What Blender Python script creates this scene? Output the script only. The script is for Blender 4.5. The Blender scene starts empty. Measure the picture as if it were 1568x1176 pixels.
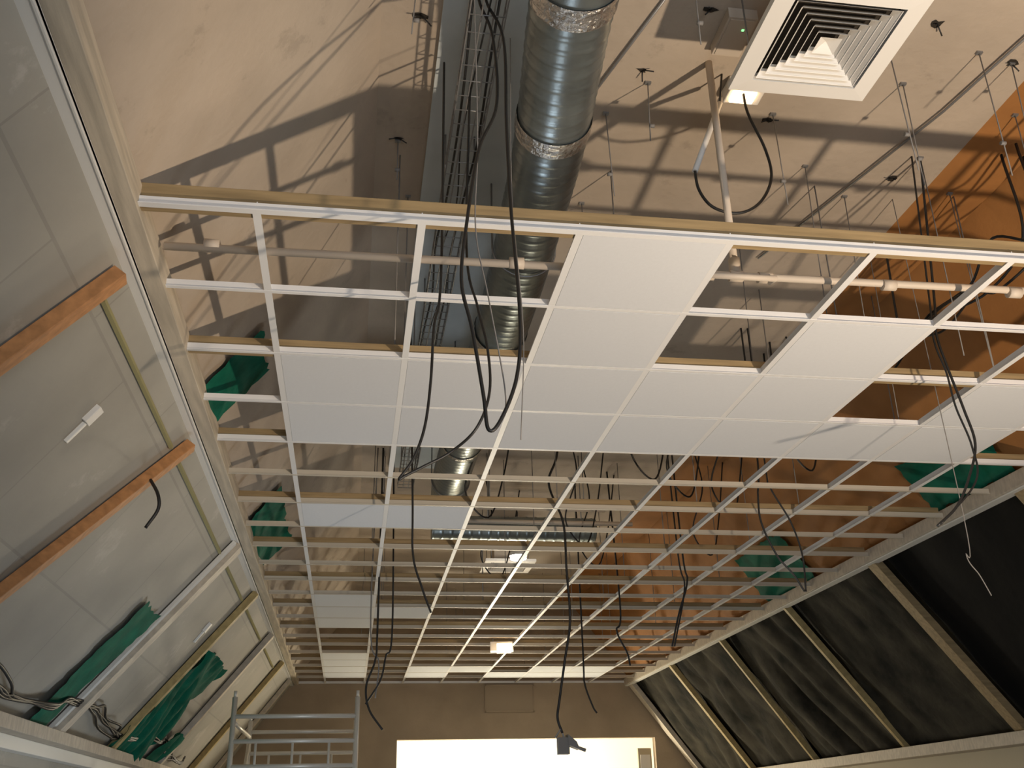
import bpy, bmesh, math, random
from mathutils import Vector, Matrix
random.seed(7)
Z0=1.6
H=2.047      # suspended grid height above camera
HC=3.28      # upper ceiling
YB=16.42     # back wall
X0=-.414; Y0=3.158; T=.6
XL=-.83; XR=4.40

# ---------------------------------------------------------------- materials
def mat(name,col,rough=.7,metal=0,noise=0,nscale=6,bump=0,bscale=40,emit=None,estr=0,col2=None,stretch=None,spec=.3,stain=None,joints=0):
    m=bpy.data.materials.new(name);m.use_nodes=True;nt=m.node_tree
    b=nt.nodes["Principled BSDF"]
    b.inputs["Roughness"].default_value=rough;b.inputs["Metallic"].default_value=metal
    b.inputs["Specular IOR Level"].default_value=spec
    c=(*col,1)
    b.inputs["Base Color"].default_value=c
    tc=nt.nodes.new("ShaderNodeTexCoord");mp=nt.nodes.new("ShaderNodeMapping")
    nt.links.new(tc.outputs["Object"],mp.inputs[0])
    if stretch: mp.inputs["Scale"].default_value=stretch
    out=None
    if noise:
        n=nt.nodes.new("ShaderNodeTexNoise");n.inputs["Scale"].default_value=nscale;n.inputs["Detail"].default_value=6
        nt.links.new(mp.outputs[0],n.inputs["Vector"])
        r=nt.nodes.new("ShaderNodeValToRGB")
        c2=col2 if col2 else tuple(v*(1-noise) for v in col)
        r.color_ramp.elements[0].position=.35;r.color_ramp.elements[1].position=.65
        r.color_ramp.elements[0].color=(*c2,1);r.color_ramp.elements[1].color=c
        nt.links.new(n.outputs[0],r.inputs[0]);out=r.outputs[0]
    if stain:
        n=nt.nodes.new("ShaderNodeTexNoise");n.inputs["Scale"].default_value=stain[1];n.inputs["Detail"].default_value=9;n.inputs["Roughness"].default_value=.7
        nt.links.new(mp.outputs[0],n.inputs["Vector"])
        r=nt.nodes.new("ShaderNodeValToRGB");r.color_ramp.elements[0].position=stain[2];r.color_ramp.elements[1].position=stain[2]+.06
        r.color_ramp.elements[0].color=(0,0,0,1);r.color_ramp.elements[1].color=(1,1,1,1)
        mx=nt.nodes.new("ShaderNodeMix");mx.data_type='RGBA'
        mm=nt.nodes.new("ShaderNodeMath");mm.operation='MULTIPLY';mm.inputs[1].default_value=stain[3]
        nt.links.new(n.outputs[0],r.inputs[0]);nt.links.new(r.outputs[0],mm.inputs[0]);nt.links.new(mm.outputs[0],mx.inputs[0])
        nt.links.new(out,mx.inputs[6]);mx.inputs[7].default_value=(*stain[0],1);out=mx.outputs[2]
    if joints:
        sp=nt.nodes.new("ShaderNodeSeparateXYZ");cb=nt.nodes.new("ShaderNodeCombineXYZ");nt.links.new(tc.outputs["Object"],sp.inputs[0])
        nt.links.new(sp.outputs[1],cb.inputs[0]);nt.links.new(sp.outputs[2],cb.inputs[1])
        br=nt.nodes.new("ShaderNodeTexBrick");br.inputs["Scale"].default_value=1;br.inputs["Brick Width"].default_value=1.2;br.inputs["Row Height"].default_value=.66
        br.inputs["Mortar Size"].default_value=.006;br.inputs["Color1"].default_value=(1,1,1,1);br.inputs["Color2"].default_value=(.93,.93,.93,1);br.inputs["Mortar"].default_value=(joints,joints,joints,1)
        nt.links.new(cb.outputs[0],br.inputs[0])
        mx=nt.nodes.new("ShaderNodeMix");mx.data_type='RGBA';mx.blend_type='MULTIPLY';mx.inputs[0].default_value=1
        nt.links.new(out,mx.inputs[6]);nt.links.new(br.outputs[0],mx.inputs[7]);out=mx.outputs[2]
    if out is not None: nt.links.new(out,b.inputs["Base Color"])
    if bump:
        n=nt.nodes.new("ShaderNodeTexNoise");n.inputs["Scale"].default_value=bscale;n.inputs["Detail"].default_value=5
        nt.links.new(mp.outputs[0],n.inputs["Vector"])
        bu=nt.nodes.new("ShaderNodeBump");bu.inputs["Strength"].default_value=bump;bu.inputs["Distance"].default_value=.02
        nt.links.new(n.outputs[0],bu.inputs["Height"]);nt.links.new(bu.outputs[0],b.inputs["Normal"])
    if emit:
        b.inputs["Emission Color"].default_value=(*emit,1);b.inputs["Emission Strength"].default_value=estr
    return m
M={}
M['plaster']=mat("beige_plaster",(.51,.43,.345),.85,noise=.16,nscale=1.8,bump=.2,bscale=22,stain=((.30,.25,.20),2.6,.60,.4))
M['plaster2']=mat("beige_plaster_wall",(.44,.35,.25),.85,noise=.15,nscale=2,bump=.15,bscale=25)
M['orange']=mat("orange_paint",(.40,.18,.055),.8,noise=.2,nscale=3,bump=.1)
M['board']=mat("plasterboard_grey",(.43,.41,.36),.7,noise=.16,nscale=1.6,bump=.05,stain=((.58,.56,.51),1.7,.60,.5),joints=.82)
M['greystrip']=mat("duct_shadow_grey",(.62,.68,.70),.7,noise=.08,nscale=4)  # blue-grey of the duct's shadow, put into the colour
M['tile']=mat("mineral_tile",(.72,.74,.77),.9,bump=.03,bscale=150,noise=.02,nscale=60)
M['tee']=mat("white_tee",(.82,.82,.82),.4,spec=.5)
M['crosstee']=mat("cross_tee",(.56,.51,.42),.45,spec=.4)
M['tan']=mat("timber_pale",(.40,.29,.15),.65,noise=.3,nscale=5,stretch=(.6,8,8),bump=.05)
M['tany']=mat("timber_pale_long",(.66,.58,.46),.65,noise=.28,nscale=4,stretch=(8,.6,8),bump=.05)
M['orangewood']=mat("timber_orange",(.56,.27,.11),.6,noise=.3,nscale=6,stretch=(3,8,3))
M['yellowwood']=mat("timber_yellow",(.50,.38,.17),.6,noise=.25,nscale=6,stretch=(3,8,3))
M['whitewood']=mat("timber_whitewashed",(.62,.55,.45),.6,noise=.2,nscale=5,stretch=(3,8,3))
M['metal']=mat("galvanised_strip",(.80,.79,.75),.4,metal=.0)
M['yellow']=mat("olive_edge_strip",(.36,.33,.16),.6)
M['duct']=mat("galvanised_duct",(.36,.42,.44),.32,metal=.85,noise=.25,nscale=5,bump=.12,bscale=9)
M['foil']=mat("foil_tape",(.66,.66,.65),.25,metal=.95,bump=.9,bscale=30)
M['darkmetal']=mat("tray_steel",(.30,.30,.30),.4,metal=.6)
M['pipe']=mat("beige_pipe",(.60,.52,.43),.5)
M['white']=mat("white_enamel",(.80,.78,.74),.45)
M['dark']=mat("dark_void",(.03,.025,.02),.9)
M['black']=mat("black_cable",(.012,.012,.012),.45,spec=.5)
M['greywire']=mat("grey_wire",(.22,.21,.20),.5)
M['green']=mat("green_membrane",(.008,.16,.10),.75,noise=.4,nscale=5,bump=.5,bscale=8,spec=.1)
M['ins']=mat("insulation_fabric",(.058,.052,.039),.9,noise=.6,nscale=2.5,bump=1,bscale=6,col2=(.014,.014,.012),spec=.1)
M['blacksheet']=mat("black_sheet",(.006,.006,.006),.8,bump=.5,bscale=4,spec=.1)
M['floor']=mat("concrete_floor",(.26,.25,.23),.8,noise=.2,nscale=3)
M['alu']=mat("aluminium_tube",(.78,.76,.70),.35,metal=.25)
M['bright']=mat("bright_white_wall",(.92,.90,.84),.8)
M['cream']=mat("cream_paint",(.50,.44,.32),.7)
M['hatch']=mat("beige_hatch",(.40,.32,.23),.8)
M['lampglow']=mat("lamp_glow",(1,.8,.5),.5,emit=(1,.66,.34),estr=7)
M['lampwhite']=mat("lamp_glow_white",(1,1,1),.5,emit=(1,.97,.92),estr=14)
M['glowgreen']=mat("indicator_led",(.2,.9,.3),.5,emit=(.3,1,.35),estr=1.5)
M['glass']=mat("fill_window_pane",(.75,.82,.9),.2)  # pane of the added window behind the camera

# ---------------------------------------------------------------- builder
class B:
    def __init__(s,name):
        s.name=name;s.bm=bmesh.new();s.mats=[]
    def mi(s,k):
        if k not in s.mats:s.mats.append(k)
        return s.mats.index(k)
    def face(s,pts,k,smooth=False):
        vs=[s.bm.verts.new(p) for p in pts];f=s.bm.faces.new(vs);f.material_index=s.mi(k);f.smooth=smooth;return f
    def hexa(s,P,k):
        vs=[s.bm.verts.new(p) for p in P];i=s.mi(k)
        for q in ((3,2,1,0),(4,5,6,7),(0,1,5,4),(1,2,6,5),(2,3,7,6),(3,0,4,7)):
            f=s.bm.faces.new([vs[j] for j in q]);f.material_index=i
    def box(s,x0,x1,y0,y1,z0,z1,k):
        s.hexa([(x0,y0,z0),(x1,y0,z0),(x1,y1,z0),(x0,y1,z0),(x0,y0,z1),(x1,y0,z1),(x1,y1,z1),(x0,y1,z1)],k)
    def beam(s,p,q,w,h,k,side=(0,1,0),off=0):
        p=Vector(p);q=Vector(q);d=(q-p).normalized();a=Vector(side);a=(a-d*a.dot(d)).normalized();b=d.cross(a)
        a*=w/2;b*=h/2
        s.hexa([p-a-b,p+a-b,p+a+b,p-a+b,q-a-b,q+a-b,q+a+b,q-a+b],k)
    def tube(s,pts,r,k,seg=8,caps=True,rf=None):
        pts=[Vector(p) for p in pts];n=len(pts);rings=[];i=s.mi(k);prev=None
        for j,p in enumerate(pts):
            t=(pts[min(j+1,n-1)]-pts[max(j-1,0)])
            t=t.normalized() if t.length>1e-9 else Vector((0,0,1))
            if prev is None:
                u=t.orthogonal().normalized()
            else:
                u=prev-t*prev.dot(t);u=u.normalized() if u.length>1e-6 else t.orthogonal().normalized()
            prev=u;v=t.cross(u);rr=rf(j) if rf else r
            rings.append([s.bm.verts.new(p+u*rr*math.cos(a*2*math.pi/seg)+v*rr*math.sin(a*2*math.pi/seg)) for a in range(seg)])
        for j in range(n-1):
            for a in range(seg):
                f=s.bm.faces.new([rings[j][a],rings[j][(a+1)%seg],rings[j+1][(a+1)%seg],rings[j+1][a]]);f.material_index=i;f.smooth=True
        if caps:
            for rg in (rings[0][::-1],rings[-1]):
                f=s.bm.faces.new(rg);f.material_index=i
    def done(s,bevel=0):
        bmesh.ops.recalc_face_normals(s.bm,faces=s.bm.faces[:])
        vs=s.bm.verts
        lo=Vector((min(v.co.x for v in vs),min(v.co.y for v in vs),min(v.co.z for v in vs)))
        hi=Vector((max(v.co.x for v in vs),max(v.co.y for v in vs),max(v.co.z for v in vs)))
        c=(lo+hi)/2;c.z=lo.z
        for v in vs:v.co-=c
        me=bpy.data.meshes.new(s.name);s.bm.to_mesh(me);s.bm.free()
        for k in s.mats:me.materials.append(M[k])
        o=bpy.data.objects.new(s.name,me);bpy.context.collection.objects.link(o)
        o.location=c+Vector((0,0,Z0))
        if bevel:
            md=o.modifiers.new("bevel",'BEVEL');md.width=bevel;md.segments=2;md.limit_method='ANGLE'
        return o
def smooth_path(pts,n=8):
    P=[Vector(p) for p in pts];P=[P[0]*2-P[1]]+P+[P[-1]*2-P[-2]];out=[]
    for i in range(1,len(P)-2):
        for j in range(n):
            t=j/n;a,b,c,d=P[i-1],P[i],P[i+1],P[i+2]
            out.append(.5*((2*b)+(-a+c)*t+(2*a-5*b+4*c-d)*t*t+(-a+3*b-3*c+d)*t**3))
    out.append(P[-2]);return out
def SL(side,s,y,off=0):   # point on roof slope; s metres down-slope from the ceiling edge
    base=XL if side<0 else XR
    return Vector((base+side*(.602*s+.799*off),y,H-.799*s+.602*off))

# ---------------------------------------------------------------- room shell
YF=-3.0
o=B("floor");o.box(-2.3,5.9,YF-.2,19.2,-Z0-.1,-Z0,'floor');o.done()
o=B("ceiling");o.box(-.02,3.14,YF,YB,HC,HC+.1,'plaster');o.box(3.14,3.55,YF,YB,HC,HC+.1,'orange');o.done()
def slope(name,side,s0,s1,off,k,y0=YF,y1=YB,th=.06):
    o=B(name)
    a,b,c,d=SL(side,s0,y0,off),SL(side,s1,y0,off),SL(side,s1,y0,off+th),SL(side,s0,y0,off+th)
    D=Vector((0,y1-y0,0));o.hexa([a,b,c,d,a+D,b+D,c+D,d+D],k);return o.done()
slope("wall_left_upper_slope",-1,-1.52,.10,.075,'plaster')
slope("wall_left_lower_slope",-1,.10,1.95,.075,'board')
slope("wall_right_upper_slope",1,-1.52,.02,.10,'orange')
slope("wall_right_lower_slope",1,.02,1.95,.13,'ins')
o=B("wall_left");o.box(-2.2,-2.08,YF,YB,-Z0,.62,'board');o.done()
o=B("wall_right");o.box(5.66,5.78,YF,YB,-Z0,.62,'cream');o.done()
o=B("wall_back")
ox0,ox1,oz1=.72,4.84,1.20
o.box(-2.2,ox0,YB,YB+.15,-Z0,HC+.1,'plaster2');o.box(ox1,5.8,YB,YB+.15,-Z0,HC+.1,'plaster2');o.box(ox0,ox1,YB,YB+.15,oz1,HC+.1,'plaster2')
o.done()
o=B("wall_back_annex");o.box(-.5,6,18.6,18.7,-Z0,1.7,'bright');o.box(-.5,-.4,YB+.15,18.6,-Z0,1.7,'bright');o.box(5.9,6,YB+.15,18.6,-Z0,1.7,'bright');o.box(-.5,6,YB+.15,18.7,1.7,1.8,'bright');o.done()
o=B("wall_front");o.box(-2.2,5.8,YF-.15,YF,-Z0,HC+.1,'plaster2');o.done()
o=B("door_1");o.box(4.60,4.82,YB+.2,YB+.26,-Z0,1.05,'cream');o.box(4.63,4.79,YB+.18,YB+.2,-Z0+.1,.95,'white');o.done()
o=B("access_hatch");o.box(2.10,2.88,YB-.02,YB,1.62,2.0,'hatch');
for a in ((2.10,2.88,1.60,1.625),(2.10,2.88,2.0,2.02)):o.box(a[0],a[1],YB-.03,YB,a[2],a[3],'plaster2')
for a in (2.09,2.87):o.box(a,a+.02,YB-.03,YB,1.6,2.02,'plaster2')
o.done()

# ---------------------------------------------------------------- suspended grid
g=B("suspended_ceiling_grid")
def tee_y(x,y0,y1,w=.030):
    g.box(x-w/2,x+w/2,y0,y1,H-.002,H+.002,'tee');g.box(x-.002,x+.002,y0,y1,H+.002,H+.040,'tee')
def tee_x(y,x0,x1,w=.024,k='tee'):
    g.box(x0,x1,y-w/2,y+w/2,H-.003,H+.001,k);g.box(x0,x1,y-.002,y+.002,H+.001,H+.034,k)
NX=8;NY=22
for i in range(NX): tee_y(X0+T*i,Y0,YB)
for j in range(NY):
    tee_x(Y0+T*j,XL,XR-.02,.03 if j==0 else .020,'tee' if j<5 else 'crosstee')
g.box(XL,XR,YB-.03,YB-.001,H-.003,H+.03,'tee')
g.done()
tiles=[(2,0),(2,1),(4,1)]+[(i,2) for i in (0,1,2,3,4,6)]+[(i,3) for i in range(7)]+[(0,6),(1,6),(0,11),(0,12),(0,13),(1,12)]
tiles+=[(0,r) for r in (17,18,19,20)]+[(2,20),(3,19),(4,20),(5,19),(6,19),(6,20),(2,19),(5,20)]
for (i,j) in tiles:
    t=B("ceiling_tile");x=X0+T*i;y=Y0+T*j
    t.box(x+.004,x+T-.004,y+.004,y+T-.004,H+.0025,H+.018,'tile')
    x0,x1,y0,y1=x+.016,x+T-.016,y+.016,y+T-.016
    t.box(x0,x1,y0,y1,H-.003,H+.0025,'tile')
    t.done()
for j in range(0,NY,2):
    y=Y0+T*j
    b=B("ceiling_joist");b.box(XL+.0,XR-.04,y+.012,y+(.055 if j<4 else .036),H+.004,H+(.10 if j==0 else .08),'tan');b.done(.003)

# perimeter beams
b=B("perimeter_beam")
b.box(XL-.07,XL+.006,YF,YB,H-.02,H+.09,'tany');b.box(XL-.135,XL-.07,YF,YB,H-.040,H+.01,'metal');b.box(XL-.082,XL-.07,YF,YB,H-.046,H-.02,'metal')
b.box(XL-.175,XL-.155,YF,YB,H-.075,H-.05,'yellow')
b.done(.003)
b=B("perimeter_beam");b.box(XR-.02,XR+.07,YF,YB,H-.045,H+.06,'whitewood');b.box(XR+.0,XR+.08,YF,YB,H-.055,H-.045,'metal');b.done(.003)
def rafter(side,yt,yb,w,th,k,s0=.10,s1=1.85,extra=None):
    b=B("roof_rafter")
    p=SL(side,s0,yt,.035);q=SL(side,s1,yb,.035)
    b.beam(p,q,w,th,k,(0,1,0))
    if extra:
        p=SL(side,s0,yt-w/2-.03,.05);q=SL(side,s1,yb-w/2-.03,.05);b.beam(p,q,.05,.03,extra)
    b.done(.003)
rafter(-1,3.52,3.18,.065,.06,'orangewood',s0=.14)
rafter(-1,5.42,4.74,.065,.06,'orangewood',s0=.14)
rafter(-1,7.78,7.42,.13,.07,'whitewood',extra='metal')
rafter(-1,9.5,9.12,.08,.06,'yellowwood')
rafter(-1,11.7,11.4,.10,.06,'whitewood')
rafter(-1,13.8,13.5,.10,.06,'yellowwood')
rafter(-1,15.6,15.4,.10,.06,'whitewood')
for y,yb,w,k in ((5.92,5.95,.13,'tan'),(8.05,8.0,.13,'tan'),(9.98,9.9,.05,'yellowwood'),(12.0,12.05,.05,'yellowwood'),(14.1,14.1,.08,'yellowwood'),(16.25,16.2,.2,'whitewood'),(3.8,3.8,.15,'tan')):
    rafter(1,y,yb,w,.07,k,s0=.05)
b=B("wall_plate");b.box(-2.10,-1.90,YF,YB,.54,.62,'whitewood');b.box(-2.08,-2.0,YF,YB,.46,.54,'metal');b.done(.004)
b=B("wall_plate");b.box(5.44,5.68,YF,YB,.50,.60,'whitewood');b.done(.004)
b=B("edge_trim_strip")
for y0,y1 in ((3.62,5.3),(5.55,7.6),(7.95,9.35),(9.7,11.5),(11.9,13.6)):
    p=SL(-1,.235,y0,.062);q=SL(-1,.235,y1,.062);b.beam(p,q,.018,.02,'yellow',(1,0,0))
b.done()
for (s,y) in ((.50,4.32),(.62,9.0)):
    b=B("wall_socket_box")
    b.beam(SL(-1,s-.045,y,.065),SL(-1,s+.045,y,.065),.06,.03,'white');b.beam(SL(-1,s+.045,y+.01,.068),SL(-1,s+.16,y+.01,.068),.02,.02,'metal');b.done(.003)
def sheet(name,side,y0,y1,s0,s1,off,k,amp,ny,ns,slant=0,seed=1,freq=3,edge=.02,fold=0):
    rnd=random.Random(seed);ph=[(rnd.uniform(2,freq*3),rnd.uniform(-6,6),rnd.uniform(0,6)) for _ in range(7)]
    b=B(name);V=[];mi=b.mi(k)
    for i in range(ny+1):
        row=[]
        for j in range(ns+1):
            u=i/ny;v=j/ns;s=s0+(s1-s0)*v;y=y0+(y1-y0)*u+slant*v
            w=sum(math.sin(a*y+c*s*(1-fold)+d) /(1+n*.4) for n,(a,c,d) in enumerate(ph))
            w=abs(w)*amp
            if fold: w+=amp*1.6*abs(math.sin(4.2*y+1.3*s+seed))**.6*(.5+.5*math.sin(2*s+seed))
            y+=rnd.uniform(-edge,edge)*(i in(0,ny));s+=rnd.uniform(-edge,edge)*(j in(0,ns))
            row.append(b.bm.verts.new(SL(side,s,y,off-w)))
        V.append(row)
    for i in range(ny):
        for j in range(ns):
            f=b.bm.faces.new([V[i][j],V[i+1][j],V[i+1][j+1],V[i][j+1]]);f.smooth=True;f.material_index=mi
    return b.done()
sheet("insulation_blanket",1,8.13,9.95,.06,1.9,.125,'ins',.028,60,36,seed=3,freq=3,fold=.3,edge=.005)
sheet("insulation_blanket",1,10.02,11.97,.06,1.9,.125,'ins',.028,60,36,seed=5,freq=3,fold=.3,edge=.005)
sheet("insulation_blanket",1,12.06,14.05,.06,1.9,.125,'ins',.028,60,36,seed=8,freq=3,fold=.3,edge=.005)
sheet("insulation_blanket",1,14.15,16.15,.06,1.9,.125,'ins',.028,60,36,seed=9,freq=3,fold=.3,edge=.005)
sheet("black_membrane_sheet",1,6.0,7.97,.04,1.92,.115,'blacksheet',.006,40,30,seed=11,edge=.003)
sheet("black_membrane_sheet",1,3.88,5.86,.04,1.92,.115,'blacksheet',.006,40,30,seed=12,edge=.003)
sheet("green_membrane_strip",-1,6.98,7.42,.85,1.85,.05,'green',.012,10,24,slant=-.25,seed=21)
sheet("green_membrane_strip",-1,9.55,10.75,.72,1.85,.05,'green',.03,24,26,slant=-.55,seed=22,freq=5)
sheet("green_membrane_strip",-1,10.9,11.35,1.45,1.85,.05,'green',.03,12,12,slant=-.2,seed=29,freq=5)
sheet("green_membrane_strip",-1,4.98,5.50,-.50,-.03,.05,'green',.012,12,10,seed=23)
sheet("green_membrane_strip",-1,7.55,9.0,-.42,-.03,.05,'green',.012,24,10,seed=24)
sheet("green_membrane_strip",1,9.1,10.3,-.60,-.05,.07,'green',.012,20,10,seed=25)
sheet("green_membrane_strip",1,5.9,6.9,-.50,-.05,.07,'green',.012,20,10,seed=26)

# ---------------------------------------------------------------- services in the void
b=B("duct_shadow_strip");b.box(.27,.95,YF,9.5,HC-.02,HC,'greystrip');b.done()  # flat strip standing in for the duct's shadow on the ceiling
ctr=[(.66,.4,2.88),(.70,2.2,2.86),(.72,2.81,2.85),(.78,3.5,2.85),(.81,4.1,2.85),(.835,5.5,2.85),(.80,8.3,2.85),(.86,9.5,2.85)]
path=smooth_path(ctr,60)
b=B("spiral_duct")
L=[0]
for i in range(1,len(path)):L.append(L[-1]+(path[i]-path[i-1]).length)
step=.012;N=int(L[-1]/step);pp=[];k=0
for i in range(N):
    s=i*step
    while L[k+1]<s:k+=1
    pp.append(path[k].lerp(path[k+1],(s-L[k])/(L[k+1]-L[k])))
R=.163
b.tube(pp,R,'duct',seg=36,rf=lambda j:R+(.003 if j%6==0 else 0))
def collar(y,w):
    idx=[i for i,p in enumerate(pp) if abs(p.y-y)<w/2]
    rr=random.Random(int(y*10))
    b.tube([pp[i] for i in idx],R,'foil',seg=36,caps=False,rf=lambda j:R+.007+rr.uniform(-.003,.003))
for y,w in ((2.75,.12),(3.52,.11),(5.6,.08),(7.6,.08)):collar(y,w)
for y in (1.5,4.6,6.6,8.6):
    c=min(pp,key=lambda p:abs(p.y-y))
    ring=[(c.x+(R+.01)*math.cos(a),y,c.z+(R+.01)*math.sin(a)) for a in [math.pi*(1+i/16) for i in range(17)]]
    b.tube([(c.x-R-.01,y,HC)]+ring+[(c.x+R+.01,y,HC)],.006,'darkmetal',seg=5)
q=[Vector((.72+i*.012,9.72,2.72)) for i in range(140)]
b.tube(q,.12,'duct',seg=28,rf=lambda j:.12+(.005 if j%8==0 else 0))
for x in (1.3,2.2):b.tube([(x,9.72,2.83),(x,9.72,HC)],.006,'darkmetal',seg=5)
b.done()
b=B("wire_cable_tray")
tx,tw,tz,th=.435,.075,3.02,.055
y0,y1=0,9.4
for x,z in ((tx-tw,tz+th),(tx-tw,tz),(tx-.025,tz),(tx+.025,tz),(tx+tw,tz),(tx+tw,tz+th)):
    b.tube([(x,y0,z),(x,y1,z)],.0035,'darkmetal',seg=6)
y=y0
while y<y1:
    b.tube([(tx-tw,y,tz+th),(tx-tw,y,tz),(tx+tw,y,tz),(tx+tw,y,tz+th)],.0032,'darkmetal',seg=5);y+=.10
for y in (1.2,2.7,4.2,5.7,7.2,8.7):
    b.tube([(tx-tw,y,tz),(tx-tw,y,HC)],.005,'darkmetal',seg=5);b.tube([(tx+tw,y,tz),(tx+tw,y,HC)],.005,'darkmetal',seg=5)
b.done()
b=B("cable_bundle")
for n in range(3):
    rr=random.Random(n);pts=[(tx-.055+.05*n+rr.uniform(-.02,.02),yy*.5,tz+.02+rr.uniform(-.005,.03)) for yy in range(0,19)]
    b.tube(smooth_path(pts,4),.004 if n%2 else .006,'black',seg=6)
b.done()
b=B("cable_bundle")
for n in range(4):
    rr=random.Random(40+n);pts=[]
    for i in range(26):
        y=5.0+i*.3;s=1.62+.06*math.sin(y*2.2+n*.3)+rr.uniform(-.03,.03)+.012*n;pts.append(SL(-1,s,y,.035-.06*abs(math.sin(y*1.7))*(i%3==0)))
    b.tube(smooth_path(pts,4),.010,'black',seg=6)
b.done()
def diffuser(cx,cy,z,w=.6):
    b=B("air_diffuser")
    def ring(h0,h1,z0,z1,k='white'):
        for a in range(4):
            c,s=[(1,0),(0,1),(-1,0),(0,-1)][a]
            def P(h,t,zz):
                x,y=h,t*h
                return (cx+x*c-y*s,cy+x*s+y*c,zz)
            b.face([P(h0,-1,z0),P(h0,1,z0),P(h1,1,z1),P(h1,-1,z1)],k)
    w2=w/2
    ring(w2,w2-.075,z,z-.004);ring(w2,w2,z,z+.03);ring(w2-.075,w2-.078,z-.004,z+.04)
    h=w2-.08;n=6;d=(h-.045)/n
    for i in range(n):
        a=h-d*i-.006
        ring(a,a-d*.80,z-.003,z+.030);ring(a,a-.003,z-.003,z-.001)
    ring(.045,.0001,z-.003,z+.022)
    b.box(cx-w2+.06,cx+w2-.06,cy-w2+.06,cy+w2-.06,z+.034,z+.044,'dark')
    b.box(cx-w2+.12,cx+w2-.12,cy-w2+.12,cy+w2-.12,z+.044,z+.22,'pipe')
    for sx in (-1,1):
        for sy in (-1,1):
            b.tube([(cx+sx*(w2-.08),cy+sy*(w2-.08),z+.04),(cx+sx*(w2-.08),cy+sy*(w2-.08),HC)],.004,'darkmetal',seg=5)
    b.tube([(cx,cy,z+.22),(cx,cy,HC)],.12,'duct',seg=24)
    b.done()
diffuser(1.76,2.86,2.80)
diffuser(1.78,11.7,2.80)
b=B("sprinkler_pipe")
b.tube([(-.80,3.53,2.10),(2.9,3.53,2.13),(3.9,3.53,2.15)],.017,'pipe',seg=12)
b.tube([(1.55,3.53,2.12),(1.55,3.53,HC)],.017,'pipe',seg=12)
for x in (-.62,.6,1.42,1.55,1.68,2.25,2.85):
    b.tube([(x-.03,3.53,2.117),(x+.03,3.53,2.117)],.025,'pipe',seg=12)
b.tube([(1.55,3.53,2.13),(1.55,3.53,2.20)],.025,'pipe',seg=12)
b.tube([(1.42,3.53,2.10),(1.42,3.47,2.08),(1.70,3.47,2.08),(1.70,3.53,2.10)],.014,'pipe',seg=10)
b.done()
b=B("heating_pipe")
for x0,x1,y,z in ((1.0,2.3,8.9,2.69),(1.0,2.6,9.05,2.60)):
    b.tube([(x0,y,z),(x1,y,z)],.022,'pipe',seg=10)
for x in (1.2,2.1):
    for y,z in ((8.9,2.69),(9.05,2.60)):b.tube([(x,y,z),(x,y,HC)],.005,'darkmetal',seg=5)
b.done()
b=B("junction_box");b.box(1.52,1.655,3.18,3.42,HC-.055,HC,'pipe');b.box(1.53,1.645,3.19,3.41,HC-.06,HC-.055,'pipe');b.box(1.60,1.612,3.24,3.252,HC-.063,HC-.06,'glowgreen');b.done(.004)
b=B("bulkhead_lamp");b.box(1.68,1.86,3.60,3.72,HC-.07,HC,'white');b.box(1.70,1.82,3.62,3.70,HC-.085,HC-.07,'lampglow');b.done(.006)
b=B("white_conduit");b.tube([(1.62,3.62,3.12),(1.46,3.63,2.72)],.014,'white',seg=10);b.tube([(1.62,3.62,3.12),(1.64,3.60,HC)],.005,'black',seg=6);b.done()
b=B("round_downlight");dx,dy,dz=1.80,11.0,2.74
b.tube([(dx,dy,dz+.02),(dx,dy,dz+.10)],.10,'white',seg=24);b.tube([(dx,dy,dz-.015),(dx,dy,dz+.02)],.092,'lampwhite',seg=24);b.tube([(dx,dy,dz+.10),(dx,dy,HC)],.01,'darkmetal',seg=6);b.done()
b=B("halogen_floodlight")
cx,cy,cz=1.79,12.4,1.95
b.hexa([(cx-.15,cy-.10,cz-.04),(cx+.13,cy-.16,cz-.04),(cx+.17,cy+.12,cz-.02),(cx-.11,cy+.18,cz-.02),(cx-.15,cy-.10,cz+.07),(cx+.12,cy-.15,cz+.07),(cx+.14,cy+.10,cz+.07),(cx-.09,cy+.15,cz+.07)],'white')
b.hexa([(cx-.07,cy-.125,cz-.05),(cx+.11,cy-.165,cz-.05),(cx+.13,cy+.06,cz-.04),(cx-.04,cy+.10,cz-.04),(cx-.07,cy-.125,cz+.045),(cx+.11,cy-.165,cz+.045),(cx+.12,cy+.06,cz-.018),(cx-.04,cy+.10,cz-.018)],'lampglow')
b.tube([(cx-.1,cy,cz+.05),(cx-.1,cy,H+.03)],.008,'darkmetal');b.tube([(cx+.1,cy,cz+.05),(cx+.1,cy,H+.03)],.008,'darkmetal')
b.done(.004)
b=B("ceiling_hanger_rods")
near=[(1.28,2.95,.45),(1.30,3.70,.35),(2.0,3.85,.55),(3.0,3.35,.5),(3.25,3.7,.4),(2.55,3.55,.6),(2.7,4.5,1.1),(.12,4.3,.25),(.15,3.2,.3),(1.2,4.75,1.2),(2.2,4.9,1.2),(3.1,5,1.2),(.2,4.8,1.2),(1.3,2.4,.6),(2.6,2.7,.5),(3.0,2.4,.9),
(3.05,3.0,.6),(2.3,3.25,.75),(2.8,3.3,.7),(2.95,4.1,1.2),(3.3,4.4,1.2),(2.35,4.25,1.0),(1.15,3.95,.5)]
for x,y,l in near:
    b.tube([(x,y,HC),(x+random.uniform(-.02,.02),y,HC-l)],.003,'greywire',seg=5)
    b.box(x-.015,x+.015,y-.010,y+.010,HC-.010,HC,'darkmetal')
    if l<1:b.tube([(x-.012,y,HC-l*.75),(x+.012,y,HC-l*.75)],.010,'greywire',seg=6)
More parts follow.
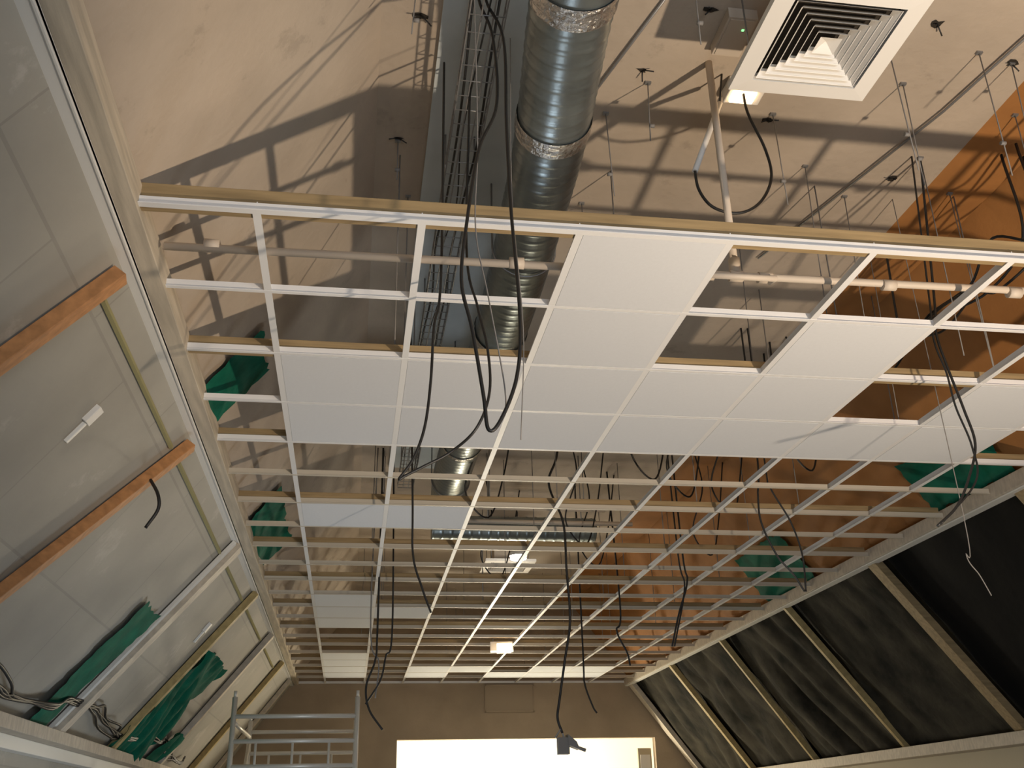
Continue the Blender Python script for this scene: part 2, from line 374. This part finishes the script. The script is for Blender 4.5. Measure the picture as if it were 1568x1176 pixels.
for j in range(2,NY,2):
    for x in (.2,1.4,2.6,3.4):
        x+=random.uniform(-.15,.15);y=Y0+T*j+.07
        b.tube([(x,y,HC),(x,y,H+.06)],.004,'greywire',seg=5)
b.done()
b=B("broken_plaster_holes")
for x,y in ((1.30,2.95),(1.25,3.62),(1.45,3.2),(2.5,3.15),(.12,4.28),(2.0,3.9),(3.0,3.35),(2.9,4.3),(.18,3.4),(1.42,3.05)):
    n=9;pts=[]
    for i in range(n):
        a=i/n*6.283;r=random.uniform(.010,.032);pts.append((x+r*1.3*math.cos(a),y+r*math.sin(a),HC-.003))
    b.face(pts,'dark')
    for _ in range(2):b.tube([(x,y,HC),(x+random.uniform(-.06,.06),y+random.uniform(-.04,.04),HC-random.uniform(.02,.05))],.0035,'black',seg=5)
b.done()
b=B("ceiling_conduit")
b.tube([(1.28,2.95,HC-.01),(1.05,3.8,HC-.015),(.95,4.5,HC-.01)],.007,'darkmetal')
b.tube([(3.12,2.2,HC-.02),(2.85,3.7,HC-.02),(2.45,5.2,HC-.02)],.007,'darkmetal')
b.done()

# ---------------------------------------------------------------- cables
def cable(pts,r=.007,k='black',name="hanging_cable"):
    b=B(name);b.tube(smooth_path(pts,8),r,k,seg=8);b.done()
cable([(.43,3.1,HC),(.43,3.1,3.10),(.49,3.05,2.86),(.486,3.0,2.40),(.487,2.95,1.99),(.50,2.9,1.54),(.485,2.9,1.32),(.43,2.9,1.165),(.39,2.9,1.13),(.375,2.9,1.247),(.34,2.9,1.48),(.305,2.9,1.66),(.325,2.9,1.90),(.375,2.95,2.24),(.45,3.0,2.49),(.455,3.1,2.91),(.40,3.1,3.1),(.40,3.1,HC)],.0062)
cable([(.30,3.6,3.2),(.29,3.55,2.06),(.26,3.5,1.79),(.25,3.5,1.56),(.23,3.5,1.37),(.19,3.5,1.24),(.14,3.5,1.16),(.16,3.5,1.17),(.23,3.5,1.21),(.33,3.5,1.27),(.42,3.45,1.35),(.47,3.45,1.50),(.47,3.5,1.71),(.44,3.55,1.91),(.40,3.6,2.22),(.42,3.6,3.1)],.0055)
cable([(.36,2.95,3.1),(.37,2.95,2.3),(.36,2.95,1.9),(.40,2.92,1.6),(.45,2.92,1.25),(.42,2.92,1.15)],.0025,'greywire')
cable([(.56,3.3,3.1),(.55,3.3,2.3),(.58,3.3,1.7),(.56,3.3,1.25)],.002,'greywire')
cable([(1.55,7.2,HC),(1.51,7.2,2.65),(1.43,7.2,2.38),(1.53,7.2,2.07),(1.54,7.2,1.72),(1.55,7.2,1.34),(1.50,7.2,1.06),(1.45,7.2,.79),(1.43,7.2,.66),(1.46,7.2,.56)],.009)
cable([(2.95,4.1,HC),(2.85,4.1,2.39),(2.82,4.1,2.20),(2.84,4.1,2.02),(2.88,4.1,1.79),(2.90,4.1,1.61),(2.83,4.1,1.44),(2.74,4.1,1.30),(2.62,4.1,1.20)],.0065)
cable([(2.90,4.1,HC),(2.82,4.1,2.36),(2.80,4.1,2.15),(2.83,4.1,1.98),(2.84,4.1,1.80),(2.88,4.1,1.60),(2.86,4.1,1.42),(2.64,4.1,1.21)],.005)
cable([(2.71,6.2,HC),(2.71,6.2,2.28),(2.68,6.2,2.0),(2.68,6.2,1.81),(2.76,6.2,1.59),(2.86,6.2,1.46),(2.92,6.2,1.35)],.007)
cable([(2.76,6.2,HC),(2.76,6.2,2.21),(2.78,6.2,2.05),(2.89,6.2,1.82),(2.94,6.2,1.59),(2.93,6.2,1.35)],.006)
cable([(2.7,8,HC),(2.72,8,2.04),(2.74,8,1.82),(2.64,8,1.54),(2.56,8,1.28)],.008)
cable([(2.66,8,HC),(2.68,8,2.04),(2.71,8,1.76),(2.58,8,1.28)],.007)
cable([(2.5,9.5,HC),(2.55,9.5,1.89),(2.50,9.5,1.67),(2.59,9.5,1.46),(2.61,9.5,1.34)],.009)
cable([(2.27,10,HC),(2.27,10,1.50),(2.27,10,1.25),(2.34,10,1.03),(2.38,10,.96)],.009)
cable([(.2,9,HC),(.20,9,1.60),(.19,9,1.32),(.12,9,1.10),(.15,9,.91),(.27,9,.74)],.009)
cable([(.3,9,HC),(.33,9,1.6),(.28,9,1.35),(.24,9,1.15),(.12,9,.95)],.008)
cable([(.15,9,HC),(.14,9,1.6),(.22,9,1.3),(.2,9,1.0)],.006,'greywire')
cable([(.3,6.3,HC),(.34,6.3,1.97),(.35,6.3,1.58),(.41,6.3,1.37),(.47,6.3,1.21)],.007)
cable([(3.0,4.5,HC),(3.03,4.5,1.37),(3.00,4.5,1.17),(3.05,4.5,1.07),(3.09,4.5,.97)],.0025,'greywire')
cable([(1.46,3.63,2.74),(1.47,3.63,2.62),(1.53,3.63,2.53),(1.65,3.63,2.51),(1.76,3.63,2.58),(1.83,3.63,2.72),(1.82,3.63,2.88),(1.76,3.63,3.08),(1.75,3.63,3.22)],.007)
cable([(-1.10,5.27,1.70),(-1.04,5.2,1.60),(-1.03,5.2,1.52),(-1.08,5.2,1.42)],.009)
for n,(a,c) in enumerate((((3.35,3.9),(3.0,6.4)),((3.4,4.0),(3.05,6.6)),((3.45,4.0),(3.3,6.0)),((3.3,3.3),(3.2,5.0)))):
    pts=[];rr=random.Random(n)
    for i in range(8):
        t=i/7;pts.append((a[0]+(c[0]-a[0])*t+rr.uniform(-.05,.05),a[1]+(c[1]-a[1])*t,2.65+rr.uniform(-.08,.12)))
    cable([(pts[0][0],pts[0][1],HC-.02)]+pts+[(pts[-1][0],pts[-1][1],HC)],.0075)
for (x,y) in ((1.9,8.5),(2.2,9.3),(1.3,9.9),(2.9,7.4),(3.2,8.8),(.9,7.7),(1.45,5.9),(2.0,6.6),(2.4,7.0),(3.1,6.3)):
    cable([(x,y,HC),(x+.05,y,2.9),(x-.05,y+.1,2.5),(x+.15,y+.2,2.3),(x+.3,y+.3,2.7),(x+.4,y+.3,HC)],.007)

b=B("hanging_spotlight")
cx,cy,cz=1.47,7.2,.50
b.box(cx-.045,cx+.03,cy-.04,cy+.04,cz-.08,cz+.03,'greywire')
b.hexa([(cx+.02,cy-.05,cz-.02),(cx+.10,cy-.05,cz-.05),(cx+.10,cy+.05,cz-.05),(cx+.02,cy+.05,cz-.02),(cx+.02,cy-.05,cz+.05),(cx+.08,cy-.05,cz+.0),(cx+.08,cy+.05,cz+.0),(cx+.02,cy+.05,cz+.05)],'greywire')
b.tube([(cx-.06,cy,cz+.03),(cx-.02,cy,cz+.09),(cx+.0,cy,cz+.03)],.008,'darkmetal');b.tube([(cx+.08,cy,cz-.03),(cx+.15,cy,cz-.055)],.012,'darkmetal')
b.done(.005)

# ---------------------------------------------------------------- scaffold tower
b=B("scaffold_tower")
for yy,top in ((10.5,1.18),(12.3,1.12)):
    for x in (-1.13,.06):
        b.tube([(x,yy,-Z0+.06),(x,yy,top)],.026,'alu',seg=12);b.tube([(x,yy,top),(x,yy,top+.06)],.016,'alu',seg=10)
        b.tube([(x,yy,-Z0),(x,yy,-Z0+.06)],.05,'black',seg=12)
    z=1.0
    while z>-Z0+.2:
        b.tube([(-1.13,yy,z),(.06,yy,z)],.022,'alu',seg=10);z-=.23
    for xx in (-.9,-.55,-.2):
        b.tube([(xx,yy,.31),(xx,yy,.77)],.013,'alu',seg=8)
for x in (-1.13,.06):
    for z in (.95,.45,-.3,-1.1):b.tube([(x,10.5,z),(x,12.3,z)],.020,'alu',seg=10)
b.tube([(-1.13,10.5,-1.0),(-1.13,12.3,.9)],.018,'alu');b.tube([(.06,10.5,.9),(.06,12.3,-1.0)],.018,'alu')
b.box(-1.08,.01,10.5,12.3,-.1,-.05,'tan')
b.done()

# ---------------------------------------------------------------- lights
b=B("work_light")
lx,ly,lz=3.02,1.38,-.72
for a in range(3):
    an=a*2.094+.3;b.tube([(lx,ly,lz-.25),(lx+.35*math.cos(an),ly+.35*math.sin(an),-Z0)],.014,'alu',seg=8)
b.tube([(lx,ly,-Z0+.5),(lx,ly,lz-.12)],.018,'alu',seg=10)
b.box(lx-.14,lx+.14,ly-.06,ly+.06,lz-.14,lz-.07,'black');b.box(lx-.12,lx+.12,ly-.05,ly+.05,lz-.07,lz-.065,'lampglow')
b.done()
b=B("fill_window")  # made-up window behind the camera, added to go with the cool fill
for a in ((0,4,.9,1.0),(0,4,-.5,-.4)):b.box(a[0],a[1],YF,YF+.05,a[2],a[3],'white')
for x in (0,1.3,2.6,3.9):b.box(x,x+.1,YF,YF+.05,-.5,1.0,'white')
b.box(.05,3.95,YF,YF+.01,-.45,.95,'glass');b.done()

def light(name,typ,loc,energy,col,target=None,**kw):
    l=bpy.data.lights.new(name,typ);l.energy=energy;l.color=col
    for k,v in kw.items():setattr(l,k,v)
    o=bpy.data.objects.new(name,l);o.location=(loc[0],loc[1],loc[2]+Z0);bpy.context.collection.objects.link(o)
    if target:
        d=Vector(target)-Vector(loc);o.rotation_euler=d.to_track_quat('-Z','Y').to_euler()
    return o
light("work_light_beam",'SPOT',(lx,ly,lz),620,(1,.80,.59),(1.8,3.9,3.3),spot_size=math.radians(90),spot_blend=.55,shadow_soft_size=.055)
light("cool_fill_area",'AREA',(2,YF+.15,.3),140,(.80,.89,1),(2,6,1.0),shape='RECTANGLE',size=3.8,size_y=1.5)  # cool ambient fill, added in front of the made-up window
light("far_room_lamp",'POINT',(2.6,17.6,-.2),420,(1,.88,.66),shadow_soft_size=.2)
light("far_warm_fill",'POINT',(3.0,13.2,-.9),30,(1,.85,.60),shadow_soft_size=.3)  # warm rear fill added for the far end, no lamp modelled
light("mid_cool_fill",'POINT',(.1,7.2,-1.3),74,(.82,.91,1),shadow_soft_size=.5)  # soft cool fill added for the far tiles and left panels
light("downlight_bulb",'POINT',(1.80,11.0,2.62),5,(1,.9,.75),shadow_soft_size=.07)
light("floodlight_bulb",'POINT',(1.82,12.2,1.80),6,(1,.7,.4),shadow_soft_size=.05)

w=bpy.data.worlds.new("World");bpy.context.scene.world=w;w.use_nodes=True
w.node_tree.nodes["Background"].inputs[0].default_value=(.5,.55,.6,1);w.node_tree.nodes["Background"].inputs[1].default_value=.05

# ---------------------------------------------------------------- camera
yy,p,r=.16,.4136,-.0232
cy,sy=math.cos(yy),math.sin(yy);cp,sp=math.cos(p),math.sin(p);cr,sr=math.cos(r),math.sin(r)
Rz=Matrix(((cy,-sy,0),(sy,cy,0),(0,0,1)));Bm=Matrix(((1,0,0),(0,0,-1),(0,1,0)))
Rp=Matrix(((1,0,0),(0,cp,sp),(0,-sp,cp)));Rr=Matrix(((cr,-sr,0),(sr,cr,0),(0,0,1)))
Rw=Rr@Rp@Bm@Rz
F=Matrix(((1,0,0),(0,-1,0),(0,0,-1)))@Rw
cam=bpy.data.cameras.new("camera");co=bpy.data.objects.new("camera",cam);bpy.context.collection.objects.link(co)
co.matrix_world=Matrix.Translation((0,0,Z0))@F.transposed().to_4x4()
cam.sensor_width=36;cam.lens=36*1528.1/1568;cam.clip_start=.02;cam.clip_end=100
sc=bpy.context.scene;sc.camera=co
sc.view_settings.view_transform='Standard';sc.view_settings.look='None';sc.view_settings.exposure=-.05
